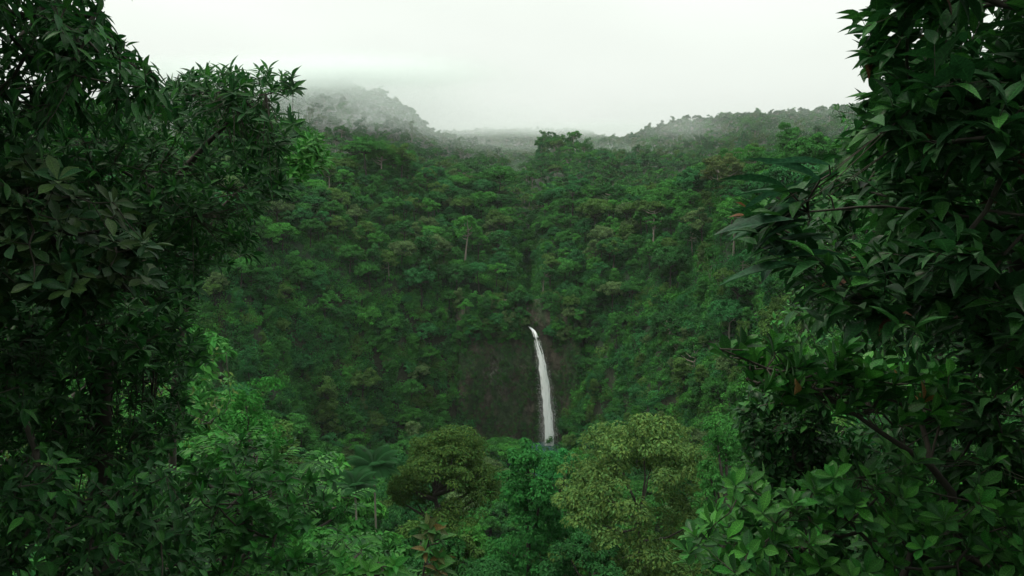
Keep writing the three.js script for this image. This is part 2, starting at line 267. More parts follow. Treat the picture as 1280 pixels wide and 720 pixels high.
{
  const r = rng(77);
  for (let D = 66; D < 480; D += 8.4) for (let x = -0.95 * D; x < 0.95 * D; x += 9) {
    const xx = x + (r() - 0.5) * 6, zz = -D - (r() - 0.5) * 6, n = slopeN(xx, zz, 4), times = n.y < 0.3 ? 4 : n.y < 0.5 ? 2 : 1;
    for (let q = 0; q < times; q++) {
      const X = xx + (q ? (r() - 0.5) * 7 : 0), Z = zz + (q ? (r() - 0.5) * 5 : 0), y = ground(X, Z), p = V(X, y, Z), nn = slopeN(X, Z, 3);
      const s = (nn.y < 0.5 ? 0.5 + 0.5 * r() : 0.6 + 0.65 * r()) * (r() < 0.08 ? 1.5 : 1), [px, py, zc] = toPix(V(X, y + 9 * s, Z));
      if (px < -120 || px > 1400 || py > 900) continue;
      if (Math.abs(X - 12) < 5 && Z > -345 && Z < -270) continue;
      if (X > -24 && X < 31 && Z < -314 && Z > -347) continue;
      if (X / -Z > 0.008 && X / -Z < 0.036 && Z < -330 && Z > -440) continue;           // stream bed
      if (D < 160 && X / D > -0.19 && X / D < 0.3 && y + 18 * s > -D * 0.5) continue;        // keep the view to the fall open
      if (nn.y < 0.2 && r() < 0.35) continue;
      if (px > 652 && px < 714 && D > 120 && D < 326 && toPix(V(X, y + 14 * s, Z))[1] < 566) continue;
      if (hiddenByLand(p, y + 14 * s, 9)) continue;
      cand.push({ p, s, px, py, zc, nn, pick: r(), turn: r() * 6.283, rr: r(), big: s * 12 * F / zc * (px > 320 && px < 1000 && py < 640 ? 1 : 0.3) });
    }
  }
  for (let D = 480; D < 2700; D += D < 800 ? 11 : 19) for (let x = -0.9 * D; x < 0.9 * D; x += D < 800 ? 11 : 19) {
    const X = x + (r() - 0.5) * 13, Z = -D - (r() - 0.5) * 13, y = ground(X, Z), [px] = toPix(V(X, y, Z)), big = D < 800 ? 1.1 : 1.5;
    if (px < 220 || px > 1120 || hiddenByLand(V(X, y, Z), y + 16, 3)) continue;
    farCand.push({ p: V(X, y, Z), s: big * (0.7 + 0.75 * r() * r()), pick: r(), turn: r() * 6.283, rr: r() });
  }
  for (let D = 2700; D < 4100; D += 40) for (let x = -0.3 * D; x < 0.35 * D; x += 40) { const X = x + (r() - 0.5) * 30, Z = -D + (r() - 0.5) * 30, y = ground(X, Z); if (!hiddenByLand(V(X, y, Z), y + 13, 3)) farCand.push({ p: V(X, y, Z), s: 2.4 + r(), pick: r(), turn: r() * 6.28, rr: r() }); }
  for (let D = 40; D < 480; D += 3) for (let x = -0.9 * D; x < 0.9 * D; x += 3.1) {
    const X = x + (r() - 0.5) * 3, Z = -D - (r() - 0.5) * 3, n = slopeN(X, Z, 2.5), reps = n.y < 0.2 ? 8 : n.y < 0.35 ? 5 : n.y < 0.55 ? 2 : 1;
    for (let q = 0; q < reps; q++) { const X2 = X + (q ? r() * 2 - 1 : 0), Z2 = Z + (q ? r() * 3 - 1.5 : 0), y = ground(X2, Z2), [px, py] = toPix(V(X2, y, Z2)); if (px < -60 || px > 1340 || py > 800 || (X2 > -26 && X2 < 33 && D > 322 && D < 350) || hiddenByLand(V(X2, y, Z2), y + 5, 3)) continue; if (n.y < 0.4 && fbm(X2 / 11, y / 9, Z2 / 11, 3) < -0.22) continue; if (Math.abs(X2 - 12) < 4 && D > 270 && D < 344) continue; scrub.push([X2, y, Z2, n, r(), r(), r()]); }
  }
}
{
  const r = rng(313);
  for (let k = 0; k < 300; k++) {
    const x = lerp(-34, 40, r()), y = lerp(-79, -60, r()); if (Math.abs(x - 13) < 4.2 || (Math.abs(x - 16) < 4 && y < -66)) continue;
    const back = k % 2 ? 20 * r() : 0; if (back && Math.abs(x - 9) < 3.2) continue;
    const p = V(x, (back ? -64 : y) - 1, (back ? -336 - back * 0.9 : cliffZ(x, y)) - 0.5), [px, py, zc] = toPix(p); cand.push({ p, s: 0.42 + 0.36 * r(), px, py, zc, nn: V(0, 0.45, 0.89), pick: r(), turn: r() * 6.283, rr: r(), big: 12 });
  }
}
cand.sort((a, b) => b.big - a.big);
console.log('trees', cand.length, 'far', farCand.length, 'scrub', scrub.length);
const tintPick = (c, r) => { const f = c.pick; return f < 0.33 ? 0 : f < 0.5 ? 1 : f < 0.69 ? 2 : f < 0.8 ? 3 : f < 0.93 ? 4 : 5; };
const shapePick = c => { const st = c.nn ? c.nn.y : 1, f = c.rr; if (st < 0.5) return [9, 6, 1, 5, 6, 9, 0, 8][Math.floor(f * 8)]; return [0, 1, 2, 3, 1, 5, 7, 8, 0, 2][Math.floor(f * 10)]; };
{
  const proto = {};
  cand.slice(0, 300).forEach(c => {
    const si = shapePick(c), S = SHAPES[si], ti = tintPick(c), pale = (Math.floor(c.pick * 97) % 3) === 0, key = si + '/' + ti + pale;
    let t;
    if (proto[key]) { t = proto[key].clone(); t.name = numbered('rainforest_tree'); scene.add(t); }
    else { t = proto[key] = thing('rainforest_tree'); mesh('trunk', S.trunk, pale ? barkPale : barkDark, t); mesh('crown', S.crown, TINTS[ti][1], t); }
    const [zone, group] = zoneOf(c.px, c.py, -c.p.z, c.p.x);
    tag(t, `${TINTS[ti][0]} ${S.word} tree ${zone}`, 'tree', group);
    t.position.copy(c.p); t.scale.setScalar(c.s); t.rotation.set(clamp(c.nn.z, -1, 1) * 0.22, c.turn, -clamp(c.nn.x, -1, 1) * 0.2);
  });
}
function scatter(name, label, category, geometry, material, list, parent = scene) {        // list of [matrix, colour]
  const o = new THREE.InstancedMesh(geometry, material, list.length); o.name = name; list.forEach(([m, c], k) => { o.setMatrixAt(k, m); if (c) o.setColorAt(k, c); });
  tag(o, label, category, null, 'stuff'); shadows(o); parent.add(o); return o;
}
const M4 = (p, turn, s, tx = 0, tz = 0) => new THREE.Matrix4().compose(p, new THREE.Quaternion().setFromEuler(new THREE.Euler(tx, turn, tz)), typeof s === 'number' ? V(s, s, s) : s);
const tintOf = (k, r) => { const c = TINTS[k][1].color, m = 0.85 + 0.3 * r; return RGB(c.r * m, c.g * m, c.b * m); };
const whiteLeaf = leafMat(1, 1, 1);
const woods = new THREE.Group(); woods.name = 'forest_canopy'; scene.add(woods); tag(woods, 'dense mass of smaller rainforest trees filling the gorge walls', 'forest', null, 'stuff');
SHAPES.forEach((S, si) => { const l = cand.slice(300).filter(c => shapePick(c) === si).map(c => [M4(c.p, c.turn, c.s, c.nn.z * 0.2, -c.nn.x * 0.2), tintOf(tintPick(c), c.rr)]); if (l.length) { scatter('crown', null, null, S.crown, whiteLeaf, l, woods); scatter('trunk', null, null, S.trunk, barkDark, l.map(q => [q[0]]), woods); } });
{ // distant forest on the plateau and ridges
  const far = [0, 1, 2, 3].map(k => treeShape(900 + k, [{ H: 14, R: 6, base: 0.3, shape: 'dome', n1: 12, n2: 4, leaves: 22, L: 1.5 }, { H: 16, R: 6.6, base: 0.55, shape: 'umbrella', n1: 12, n2: 4, leaves: 20, L: 1.5, flat: 0.55, clump: 0.3 }, { H: 17, R: 4.6, base: 0.2, shape: 'tower', n1: 13, n2: 4, leaves: 20, L: 1.4, clump: 0.42 }, { H: 13, R: 5.6, base: 0.3, shape: 'open', n1: 12, n2: 4, leaves: 20, L: 1.4, clump: 0.34 }][k]));
  const g = new THREE.Group(); g.name = 'distant_forest'; scene.add(g); tag(g, 'hazy continuous forest covering the far plateau and ridges', 'forest', null, 'stuff');
  far.forEach((S, k) => { const l = farCand.filter(c => Math.floor(c.rr * 4) === k).map(c => [M4(c.p, c.turn, c.s), tintOf([0, 1, 4, 0, 1, 3, 2][Math.floor(c.pick * 7)], c.rr)]); scatter('crown', null, null, S.crown, whiteLeaf, l, g); scatter('trunk', null, null, S.trunk, barkPale, l.map(q => [q[0]]), g); });
}
{ // understorey: shrubs, ferns and creepers hugging the slopes
  const mk = (seed, n, L, sx, sy) => { const P = [], C = [], r = rng(seed); for (let k = 0; k < n; k++) leafBall(P, C, r, V((r() - 0.5) * 2.6 * sx, r() * 1.4 * sy, (r() - 0.5) * 2.6 * sx), 0.9, 0.8, 22, L, 0.8 + 0.4 * r(), 0.3); return geo(P, C); };
  const G = [mk(1, 8, 0.5, 1, 1), mk(2, 9, 0.6, 1.1, 0.9), mk(3, 8, 0.42, 0.9, 1.2)], sh = new THREE.Group(); sh.name = 'undergrowth'; scene.add(sh); tag(sh, 'tangled green shrubs and creepers clinging to the gorge walls', 'undergrowth', null, 'stuff');
  const buckets = [[], [], []], up = V(0, 1, 0);
  for (const [x, y, z, n, a, b, c] of scrub) {
    const q = new THREE.Quaternion().setFromUnitVectors(up, n.clone().lerp(up, 0.3).normalize()).multiply(new THREE.Quaternion().setFromAxisAngle(up, a * 6.283)), s = 0.95 + 1.0 * b;
    const f = fbm(x / 16, y / 12, z / 16, 3) + 0.5 * (c - 0.5), k = f < -0.2 ? 1 : f < -0.04 ? 4 : f < 0.16 ? 0 : f < 0.28 ? 2 : 3;
    buckets[Math.floor(c * 2.999)].push([new THREE.Matrix4().compose(V(x, y - 0.3, z), q, V(s, s * (0.7 + 0.6 * a), s)), tintOf(k, b)]);
  }
  G.forEach((g, k) => scatter('foliage', null, null, g, whiteLeaf, buckets[k], sh));
  // tufts of moss and fern on the bare cliff
  const r = rng(9), tf = mk(5, 4, 0.28, 0.55, 0.6), l = [];
  for (let k = 0; k < 5200; k++) {
    const x = lerp(-35, 41, r()), y = lerp(-134, -60, r()), dens = fbm(x / 8, y / 9, 12, 3) + (x < -12 ? 0.4 * smooth(-12, -26, x) : 0) + (x > 21 ? 0.45 * smooth(21, 30, x) : 0) + 0.5 * smooth(-84, -68, y) + 0.25 * smooth(-118, -130, y);
    if (Math.abs(x - 16.5) < 2.6 || dens < -0.14 + 0.26 * r()) continue;
    const s = 0.35 + 0.95 * r() * r(); l.push([M4(V(x, y, cliffZ(x, y) + 0.1), r() * 6, V(s, s * (0.8 + r()), s), 0.9), tintOf([0, 1, 3, 0, 4][Math.floor(r() * 5)], r())]);
  }
  scatter('fern', null, null, tf, whiteLeaf, l, sh);
}

// ---------------------------------------------------------------- larger trees at the bottom of the view, each its own shape
// distance at which a tree of height H with its top at that pixel stands on the slope
function seat(px, top, H, D = 190) { for (; D < 520; D++) { const a = At(px, top, D); if (a.y - ground(a.x, a.z) < H) break; } return D; }
function bigTree(name, label, px, top, D, R, tint, o, seed, bark = barkDark) {
  const a = At(px, top, D), gy = ground(a.x, a.z), H = a.y - gy, S = treeShape(seed, { H, R, base: 0.4, shape: 'dome', n1: 34, n2: 9, leaves: 70, L: 0.42, clump: 0.27, sub: 0.42, limbs: 16, ...o });
  const t = thing(name, label, 'tree', null, V(a.x, gy, a.z)); mesh('trunk', S.trunk, bark, t); mesh('crown', S.crown, leafMat(...tint), t); return t;
}
bigTree('rainforest_tree', 'large pale olive leaved tree in front of the waterfall foot', 800, 516, 60, 8.0, [0.075, 0.16, 0.042], { shape: 'mound', base: 0.1, n1: 95, n2: 9, leaves: 62, L: 0.34, warm: 0.45, clump: 0.2, sub: 0.5, flat: 0.6, tr: 0.3 }, 501, barkDark);
bigTree('rainforest_tree', 'domed brownish olive tree standing before the dark cliff', 556, 524, 84, 7.4, [0.046, 0.108, 0.024], { base: 0.22, n1: 70, n2: 9, leaves: 60, L: 0.36, warm: 0.5, clump: 0.24, sub: 0.5, flat: 0.55 }, 502);
bigTree('rainforest_tree', 'fresh green tree directly below the waterfall between two olive trees', 664, 560, 66, 4.6, [0.026, 0.14, 0.03], { base: 0.02, n1: 50, n2: 8, leaves: 50, L: 0.38, shape: 'tower', clump: 0.36, flat: 0.6 }, 503);
bigTree('rainforest_tree', 'bright green low tree hiding the foot of the waterfall', 700, 558, 100, 5.6, [0.028, 0.18, 0.045], { base: 0.3, n1: 34, n2: 8, leaves: 50 }, 504);
bigTree('rainforest_tree', 'slender blue green tree beside the palm on the slope', 500, 563, 112, 4.6, [0.024, 0.115, 0.034], { base: 0.15, n1: 34, n2: 8, leaves: 50, shape: 'tower', clump: 0.4 }, 505);
bigTree('rainforest_tree', 'dark green broad tree below the domed olive tree', 612, 712, 56, 4.2, [0.02, 0.095, 0.024], { base: 0.1, n1: 34, n2: 8, leaves: 56, L: 0.36 }, 506);
bigTree('rainforest_tree', 'light green feathery tree at the edge of the brighter wall', 904, 520, 52, 2.6, [0.04, 0.17, 0.034], { base: 0.05, n1: 40, n2: 8, leaves: 50, L: 0.26, shape: 'tower', clump: 0.4 }, 507);
bigTree('rainforest_tree', 'bright leafy tree rising behind the near whorled leaf tree', 318, 474, 46, 3.0, [0.035, 0.18, 0.03], { base: 0.1, n1: 36, n2: 8, leaves: 50, L: 0.26, shape: 'tower', clump: 0.4 }, 508);
bigTree('rainforest_tree', 'deep green tree filling the hollow below the palm', 500, 690, 64, 4.4, [0.022, 0.1, 0.026], { base: 0.1, n1: 36, n2: 8, leaves: 56, L: 0.34 }, 509);
bigTree('rainforest_tree', 'rounded green tree behind the feathery shrub', 392, 540, 76, 4.2, [0.028, 0.135, 0.028], { base: 0.1, n1: 36, n2: 8, leaves: 56, L: 0.36 }, 510);
bigTree('rainforest_tree', 'dark rounded tree against the pale olive leaved tree', 735, 660, 52, 3.4, [0.02, 0.095, 0.024], { base: 0.1, n1: 34, n2: 8, leaves: 56, L: 0.34 }, 511);

bigTree('rainforest_tree', 'giant pale brown green tree towering over the rim below the long ridge', 905, 192, seat(905, 192, 27), 9.5, [0.085, 0.145, 0.05], { base: 0.3, n1: 60, n2: 8, leaves: 36, L: 0.75, warm: 0.5, clump: 0.24, shape: 'mound' }, 521, barkPale);
bigTree('rainforest_tree', 'large fresh green tree crowning the rim under the cloud capped peak', 475, 178, seat(475, 178, 24), 9, [0.05, 0.175, 0.03], { base: 0.35, n1: 50, n2: 8, leaves: 34, L: 0.8, clump: 0.25 }, 522, barkPale);
bigTree('rainforest_tree', 'wide spreading tree on the rim above the darker wall', 575, 204, seat(575, 204, 22), 10, [0.036, 0.15, 0.03], { base: 0.55, n1: 44, n2: 7, leaves: 34, L: 0.8, clump: 0.22, shape: 'umbrella', flat: 0.55 }, 523, barkPale);
bigTree('rainforest_tree', 'tall slender tree with long pale trunk on the darker wall', 410, 205, seat(410, 205, 24), 5, [0.06, 0.14, 0.034], { base: 0.62, n1: 26, n2: 7, leaves: 34, L: 0.7, clump: 0.3, shape: 'open' }, 524, barkPale);
bigTree('rainforest_tree', 'bright rounded tree halfway up the brighter wall', 858, 255, seat(858, 255, 19), 6, [0.044, 0.19, 0.034], { base: 0.4, n1: 40, n2: 7, leaves: 36, L: 0.65, clump: 0.27 }, 525, barkPale);
bigTree('rainforest_tree', 'spreading green tree on the brighter wall near the notch', 738, 232, seat(738, 232, 20), 8, [0.04, 0.165, 0.03], { base: 0.45, n1: 44, n2: 7, leaves: 36, L: 0.75, clump: 0.25 }, 526, barkPale);

// palms: trunk and separate fronds
function palm(px, top, D, label, seed, size) {
  const a = At(px, top, D), gy = ground(a.x, a.z), H = a.y - gy - size * 0.3, t = thing('palm_tree', label, 'palm', 'palms on the gorge slopes', V(a.x, gy, a.z)), r = rng(seed), B = { p: [], i: [] };
  const tp = [], tr = []; for (let k = 0; k <= 8; k++) { tp.push(V(Math.sin(k * 0.25) * 0.5, lerp(-2, H, k / 8), 0)); tr.push(0.16 - 0.006 * k); } tube(B, tp, tr, 7); mesh('trunk', tubeGeo(B), barkPale, t);
  const m = leafMat(0.034, 0.12, 0.04), e = tp[8], P = [], C = [];
  for (let k = 0; k < 30; k++) { const f = k / 29, w = size * 0.34 * Math.sin(Math.PI * Math.min(1, 0.12 + f * 0.86)), y = 0.28 * size * f - 0.55 * size * f * f, c = V(f * size, y, 0); for (const s of [-1, 1]) pushLeaf(P, C, V(c.x + 0.25 * w, c.y - 0.22 * w, s * w * 0.5), V(0.1, 0.95, -s * 0.3).normalize(), V(0.45, -0.3, s).normalize(), w * 1.25 + 0.1, 0.09 * size / 2.6, [1, 1, 1]); }
  const frond = geo(P, C);
  for (let k = 0; k < 15; k++) { const q = mesh('frond', frond, m, t); q.position.copy(e); q.rotation.set(0, k * 2.4 + r() * 0.4, 0.75 - 0.95 * (k / 15) + 0.2 * r(), 'YXZ'); }
}
palm(462, 572, 79, 'feathery palm standing among trees beside the domed olive tree', 1, 3.4);
palm(438, 600, 72, 'small palm below the feathery palm on the slope', 2, 2.7);

// ---------------------------------------------------------------- near trees and shrubs with single leaves
function leafGeo(ratio, peak, fold, curl, tip) {      // length 1 along y, midrib on the axis, edges lifted by fold, tip drooping by curl
  const n = 5, p = [], col = [], idx = [], uv = [];
  for (let k = 0; k <= n; k++) { const f = k / n, w = ratio * 0.5 * Math.pow(Math.sin(Math.PI * Math.pow(f, peak)), tip) * (k === n ? 0 : 1) + (k === 0 ? 0.012 : 0), z = -curl * f * f; p.push(-w, f, z + fold * w, 0, f, z, w, f, z + fold * w); col.push(1, 1, 1, 1.1, 1.08, 1.05, 1, 1, 1); uv.push(0, f, 0.5, f, 1, f); }
  for (let k = 0; k < n; k++) { const a = k * 3; for (const c of [0, 1]) idx.push(a + c, a + c + 1, a + c + 4, a + c, a + c + 4, a + c + 3); }
  return geo(p, col, idx, uv);
}
const LEAF = { lance: leafGeo(0.3, 0.9, 0.5, 0.16, 1), ovate: leafGeo(0.44, 0.75, 0.45, 0.2, 1.1), obovate: leafGeo(0.46, 1.5, 0.4, 0.1, 0.9), round: leafGeo(0.7, 0.7, 0.3, 0.12, 0.9), strap: leafGeo(0.24, 0.9, 0.5, 0.16, 0.9) };
const veinTex = (() => {      // midrib, side veins and blotches of a leaf blade
  const w = 64, h = 256, d = new Uint8Array(w * h * 4);
  for (let j = 0; j < h; j++) for (let i = 0; i < w; i++) {
    const x = Math.abs(i / (w - 1) - 0.5) * 2, y = j / h, q = (y * 11 - x * 1.1) % 1, t = (q + 1) % 1, vein = Math.max(Math.exp(-((t - 0.5) ** 2) / 0.006) * 0.5, Math.exp(-(x ** 2) / 0.004));
    const b = fbm(i / 11, j / 16, 4, 4), v = clamp(188 + 55 * vein + 90 * b, 90, 255), k = (j * w + i) * 4; d[k] = clamp(v + 26 * vein + 30 * Math.max(0, b), 0, 255); d[k + 1] = v; d[k + 2] = clamp(v + 8 * vein, 0, 255); d[k + 3] = 255;
  }
  const t = new THREE.DataTexture(d, w, h); t.wrapS = t.wrapT = THREE.RepeatWrapping; t.magFilter = THREE.LinearFilter; t.colorSpace = THREE.SRGBColorSpace; t.needsUpdate = true; return t;
})();
const nearMat = c => new THREE.MeshPhysicalMaterial({ color: c.clone().multiplyScalar(1.5), vertexColors: true, map: veinTex, bumpMap: veinTex, bumpScale: 0.0015, roughness: 1, transmission: 0.3, thickness: 0, clearcoat: 0.26, clearcoatRoughness: 0.32, specularIntensity: 0.2, side: THREE.DoubleSide });
const nearWhite = nearMat(RGB(1, 1, 1));
function inside(poly, x, y) { let c = false; for (let i = 0, j = poly.length - 1; i < poly.length; j = i++) { const [a, b] = poly[i], [d, e] = poly[j]; if ((b > y) !== (e > y) && x < (d - a) * (y - b) / (e - b) + a) c = !c; } return c; }
const NEAR = [], ZB = new Map();
function leafM(p, t, n, L, W = 1) { const b = V().crossVectors(t, n).normalize(), nn = V().crossVectors(b, t); return new THREE.Matrix4().makeBasis(b.multiplyScalar(L * W), t.clone().multiplyScalar(L), nn.multiplyScalar(L)).setPosition(p); }
function foreTree(o) {
  const r = rng(o.seed), X = o.poly.map(p => p[0]), Y = o.poly.map(p => p[1]), x0 = Math.min(...X), x1 = Math.max(...X), y0 = Math.min(...Y), y1 = Math.max(...Y), tips = [];
  for (let k = 0; tips.length < o.n && k < o.n * 40; k++) {
    const px = lerp(x0, x1, r()), py = lerp(y0, y1, r()); if (!inside(o.poly, px + 70 * fbm(px / 55, py / 55, o.seed, 2), py + 70 * fbm(px / 55 + 9, py / 55, o.seed, 2))) continue;
    const D = lerp(o.D[0], o.D[1], o.front ? Math.pow(r(), 1.4) : r()); if (fbm(px / o.gap + o.seed, py / o.gap, D * 0.6, 3) < (o.thr ?? -0.12)) continue;
    tips.push(At(px, py, D));
  }
  const trunk = o.trunk.map(q => q[1] === 'ground' ? (p => V(p.x, ground(p.x, p.z) - 0.4, p.z))(At(q[0], 720, q[2])) : At(q[0], q[1], q[2])), tr = o.trunk.map(q => q[3]);
  const t = thing(o.name, o.label, o.category, o.group, trunk[0]), org = trunk[0];
  const nodes = [], tc = new THREE.CatmullRomCurve3(trunk); for (let k = 0; k <= 14; k++) nodes.push({ p: tc.getPoint(k / 14), par: k - 1, n: 0, tr: true });
  const B = { p: [], i: [] }, tp = nodes.map(q => q.p.clone().sub(org)), rr = tp.map((_, k) => { const f = k / 14 * (tr.length - 1), i = Math.min(tr.length - 2, Math.floor(f)); return lerp(tr[i], tr[i + 1], f - i); });
  tube(B, tp, rr, 9); mesh('trunk', tubeGeo(B), barkDark, t);
  const sk = tips.filter((_, k) => k % Math.max(1, Math.floor(tips.length / 260)) === 0), near = p => { let b = 0, bd = 1e9; nodes.forEach((q, k) => { const d = q.p.distanceTo(p) + (q.tr ? 0 : 0.15) + (k === 0 ? 2 : 0); if (d < bd) { bd = d; b = k; } }); return b; };
  sk.map(p => [p, Math.min(...nodes.slice(0, 15).map(q => q.p.distanceTo(p)))]).sort((a, b) => a[1] - b[1]).forEach(([p]) => {
    const k = near(p), q = nodes[k], m = q.p.clone().lerp(p, 0.5); m.y -= 0.06 * q.p.distanceTo(p); m.x += (r() - 0.5) * 0.12; m.z += (r() - 0.5) * 0.12;
    nodes.push({ p: m, par: k, n: 0 }); nodes.push({ p, par: nodes.length - 1, n: 0 });
  });
  for (let k = nodes.length - 1; k > 14; k--) { nodes[k].n += 1; let q = nodes[k].par; nodes[q].n += nodes[k].n; }
  const limbs = {}, TW = { p: [], i: [] };
  for (let k = 15; k < nodes.length; k += 2) {
    const b = nodes[k], c = nodes[k + 1], a = nodes[b.par], w = n => 0.0035 * (o.thick ?? 1) * Math.sqrt(1 + n); b.root = c.root = b.par < 15 ? k : a.root;
    tube(limbs[b.root] ??= { p: [], i: [] }, [a.p, b.p, c.p].map(q => q.clone().sub(org)), [w(b.n) * 1.15, w(b.n), w(c.n)], 5);
  }
  for (const k in limbs) mesh('branch', tubeGeo(limbs[k]), barkDark, t);
  const L = [], cen = trunk[trunk.length - 1];
  for (const p of tips) {
    const q = nodes[near(p)].p, d = p.clone().sub(q); const len = d.length(); if (len > 0.02) { const m = q.clone().lerp(p, 0.5); m.y -= 0.05 * len; tube(TW, [q, m, p].map(v => v.clone().sub(org)), [0.0045, 0.0035, 0.0025].map(q => q * (o.thick ?? 1)), 3); }
    if (len < 0.05) d.copy(p).sub(cen); d.normalize(); const ax = V(d.x * 0.6 + (r() - 0.5) * 0.6, d.y * 0.4 + (o.up ?? 0.55) + (r() - 0.5) * 0.4, d.z * 0.6 + (r() - 0.5) * 0.6).normalize();
    const s1 = V().crossVectors(ax, V(0.2, 0.1, 1)).normalize(), s2 = V().crossVectors(ax, s1), tint = 0.75 + 0.5 * r(), odd = o.odd ?? 0.03;
    const add = (pp, tt, nn, l) => { const c = o.col[Math.floor(r() * o.col.length)], f = tint * (0.8 + 0.4 * r()); L.push({ m: leafM(pp, tt, nn, l), p: pp.clone().addScaledVector(tt, l * 0.5), l, c: o.oddCol && r() < odd ? o.oddCol : c, f }); };
    if (o.style === 'whorl') { const n = 6 + Math.floor(r() * 4); for (let k = 0; k < n; k++) { const a = k * 2.4 + r() * 0.5, f = lerp(0.55, 1.5, (k + r()) / n) + (o.spread ?? 0), e = s1.clone().multiplyScalar(Math.cos(a)).addScaledVector(s2, Math.sin(a)), tt = e.multiplyScalar(Math.sin(f)).addScaledVector(ax, Math.cos(f)).normalize(), l = o.len * (0.65 + 0.6 * r()); const nn = ax.clone().addScaledVector(tt, -ax.dot(tt)).normalize(); add(p.clone().addScaledVector(ax, -0.03 * k * o.len), tt, nn, l); } }
    else if (o.style === 'pinnate') { const n = 7, R = V(ax.x, ax.y * 0.5, ax.z).normalize(), len2 = o.len * 3.2, sd = V().crossVectors(R, V(0, 1, 0)).normalize(); for (let k = 1; k <= n; k++) for (const s of [-1, 1]) { const f = k / n, pp = p.clone().addScaledVector(R, len2 * f); pp.y -= 0.28 * len2 * f * f; const tt = R.clone().multiplyScalar(0.55).addScaledVector(sd, s).add(V(0, -0.35 + (r() - 0.5) * 0.3, 0)).normalize(); add(pp, tt, V((r() - 0.5) * 0.5, 1, (r() - 0.5) * 0.5).addScaledVector(tt, -tt.y).normalize(), o.len * (0.75 + 0.4 * r())); } const e = p.clone().addScaledVector(R, len2); e.y -= 0.28 * len2; tube(TW, [p, p.clone().lerp(e, 0.5).add(V(0, 0.06 * len2, 0)), e].map(v => v.clone().sub(org)), [0.004, 0.003, 0.002], 3); }
    else { const n = o.perTip ?? 5; for (let k = 0; k < n; k++) { const f = k / n, a = k * 2.6 + r(), base = p.clone().addScaledVector(d, -f * o.len * 2.4); const e = s1.clone().multiplyScalar(Math.cos(a)).addScaledVector(s2, Math.sin(a)); const tt = e.addScaledVector(d, 0.7).add(V(o.aim ?? 0, o.droop ?? -0.5, 0)).normalize(), nn = V((r() - 0.5) * 0.9, 1, (r() - 0.5) * 0.9); nn.addScaledVector(tt, -nn.dot(tt)).normalize(); add(base, tt, nn, o.len * (0.65 + 0.6 * r())); } }
  }
  if (TW.p.length) mesh('twig', tubeGeo(TW), barkDark, t).userData.kind = 'stuff';
  for (const q of L) { const [px, py, zc] = toPix(q.p); q.px = px; q.py = py; q.zc = zc; q.size = q.l * F / zc; if (px > 0 && px < 1280 && py > 0 && py < 720) { const k = Math.floor(px / 9) * 200 + Math.floor(py / 9); if (!(ZB.get(k) < zc)) ZB.set(k, zc); } }
  NEAR.push({ o, t, L, org });
}
function finishNear() {
  let single = 0, total = 0;
  for (const { o, t, L, org } of NEAR) {
    for (const q of L) { const k = Math.floor(q.px / 9) * 200 + Math.floor(q.py / 9); q.show = q.px > 0 && q.px < 1280 && q.py > 0 && q.py < 720 && q.size > 9 && q.zc < (ZB.get(k) ?? 0) + 0.12 ? q.size : 0; }
    const sorted = L.slice().sort((a, b) => b.show - a.show), one = sorted.slice(0, 300).filter(q => q.show > 0), set = new Set(one), rest = L.filter(q => !set.has(q)), sh = new THREE.Matrix4().makeTranslation(-org.x, -org.y, -org.z), mats = {};
    for (const q of one) { const f = Math.round(q.f * 4) / 4, key = q.c.join() + f, m = mats[key] ??= nearMat(RGB(q.c[0] * f, q.c[1] * f, q.c[2] * f)), g = mesh('leaf', LEAF[o.leaf], m, t); g.applyMatrix4(sh.clone().multiply(q.m)); }
    scatter('foliage', null, null, LEAF[o.leaf], nearWhite, rest.map(q => [sh.clone().multiply(q.m), RGB(q.c[0] * q.f, q.c[1] * q.f, q.c[2] * q.f)]), t);
    single += one.length; total += L.length;
  }
  console.log('near leaves', total, 'single', single);
}
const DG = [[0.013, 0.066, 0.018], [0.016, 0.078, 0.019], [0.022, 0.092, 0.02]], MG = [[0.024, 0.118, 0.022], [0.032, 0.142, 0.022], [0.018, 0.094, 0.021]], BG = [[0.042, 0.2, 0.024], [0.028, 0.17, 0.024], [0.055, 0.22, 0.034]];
foreTree({ seed: 11, name: 'drooping_tree', category: 'tree', label: 'dark tree with long drooping pointed leaves hanging against the sky', leaf: 'lance', len: 0.14, style: 'alt', perTip: 7, droop: -0.6, col: DG.concat(MG), D: [4.4, 6.8], n: 1800, gap: 120, thr: -0.09,
  poly: [[-330, -220], [120, -220], [165, -60], [140, 10], [150, 55], [195, 80], [212, 100], [200, 112], [150, 120], [180, 150], [172, 165], [130, 175], [110, 215], [60, 250], [-330, 300]], trunk: [[-260, 'ground', 5.6, 0.2], [-240, 300, 5.6, 0.15], [-160, 120, 5.5, 0.1], [-20, 0, 5.4, 0.05], [80, -60, 5.3, 0.02]] });
foreTree({ seed: 12, name: 'whorled_tree', category: 'tree', label: 'dark tree with rosettes of narrow leaves and a vine wrapped trunk', leaf: 'lance', len: 0.16, style: 'whorl', col: DG.concat(MG), D: [7.6, 11], n: 4700, gap: 110, thr: -0.13,
  poly: [[90, 130], [190, 125], [235, 100], [275, 88], [320, 100], [345, 95], [358, 118], [368, 150], [372, 175], [352, 186], [366, 205], [345, 235], [318, 250], [322, 300], [305, 335], [262, 330], [250, 300], [238, 330], [246, 420], [250, 500], [225, 560], [150, 600], [60, 560], [-260, 560], [-260, 220]], trunk: [[118, 'ground', 9.6, 0.24], [126, 600, 9.5, 0.17], [132, 440, 9.4, 0.13], [170, 300, 9.3, 0.08], [240, 200, 9.2, 0.04], [310, 130, 9, 0.015]] });
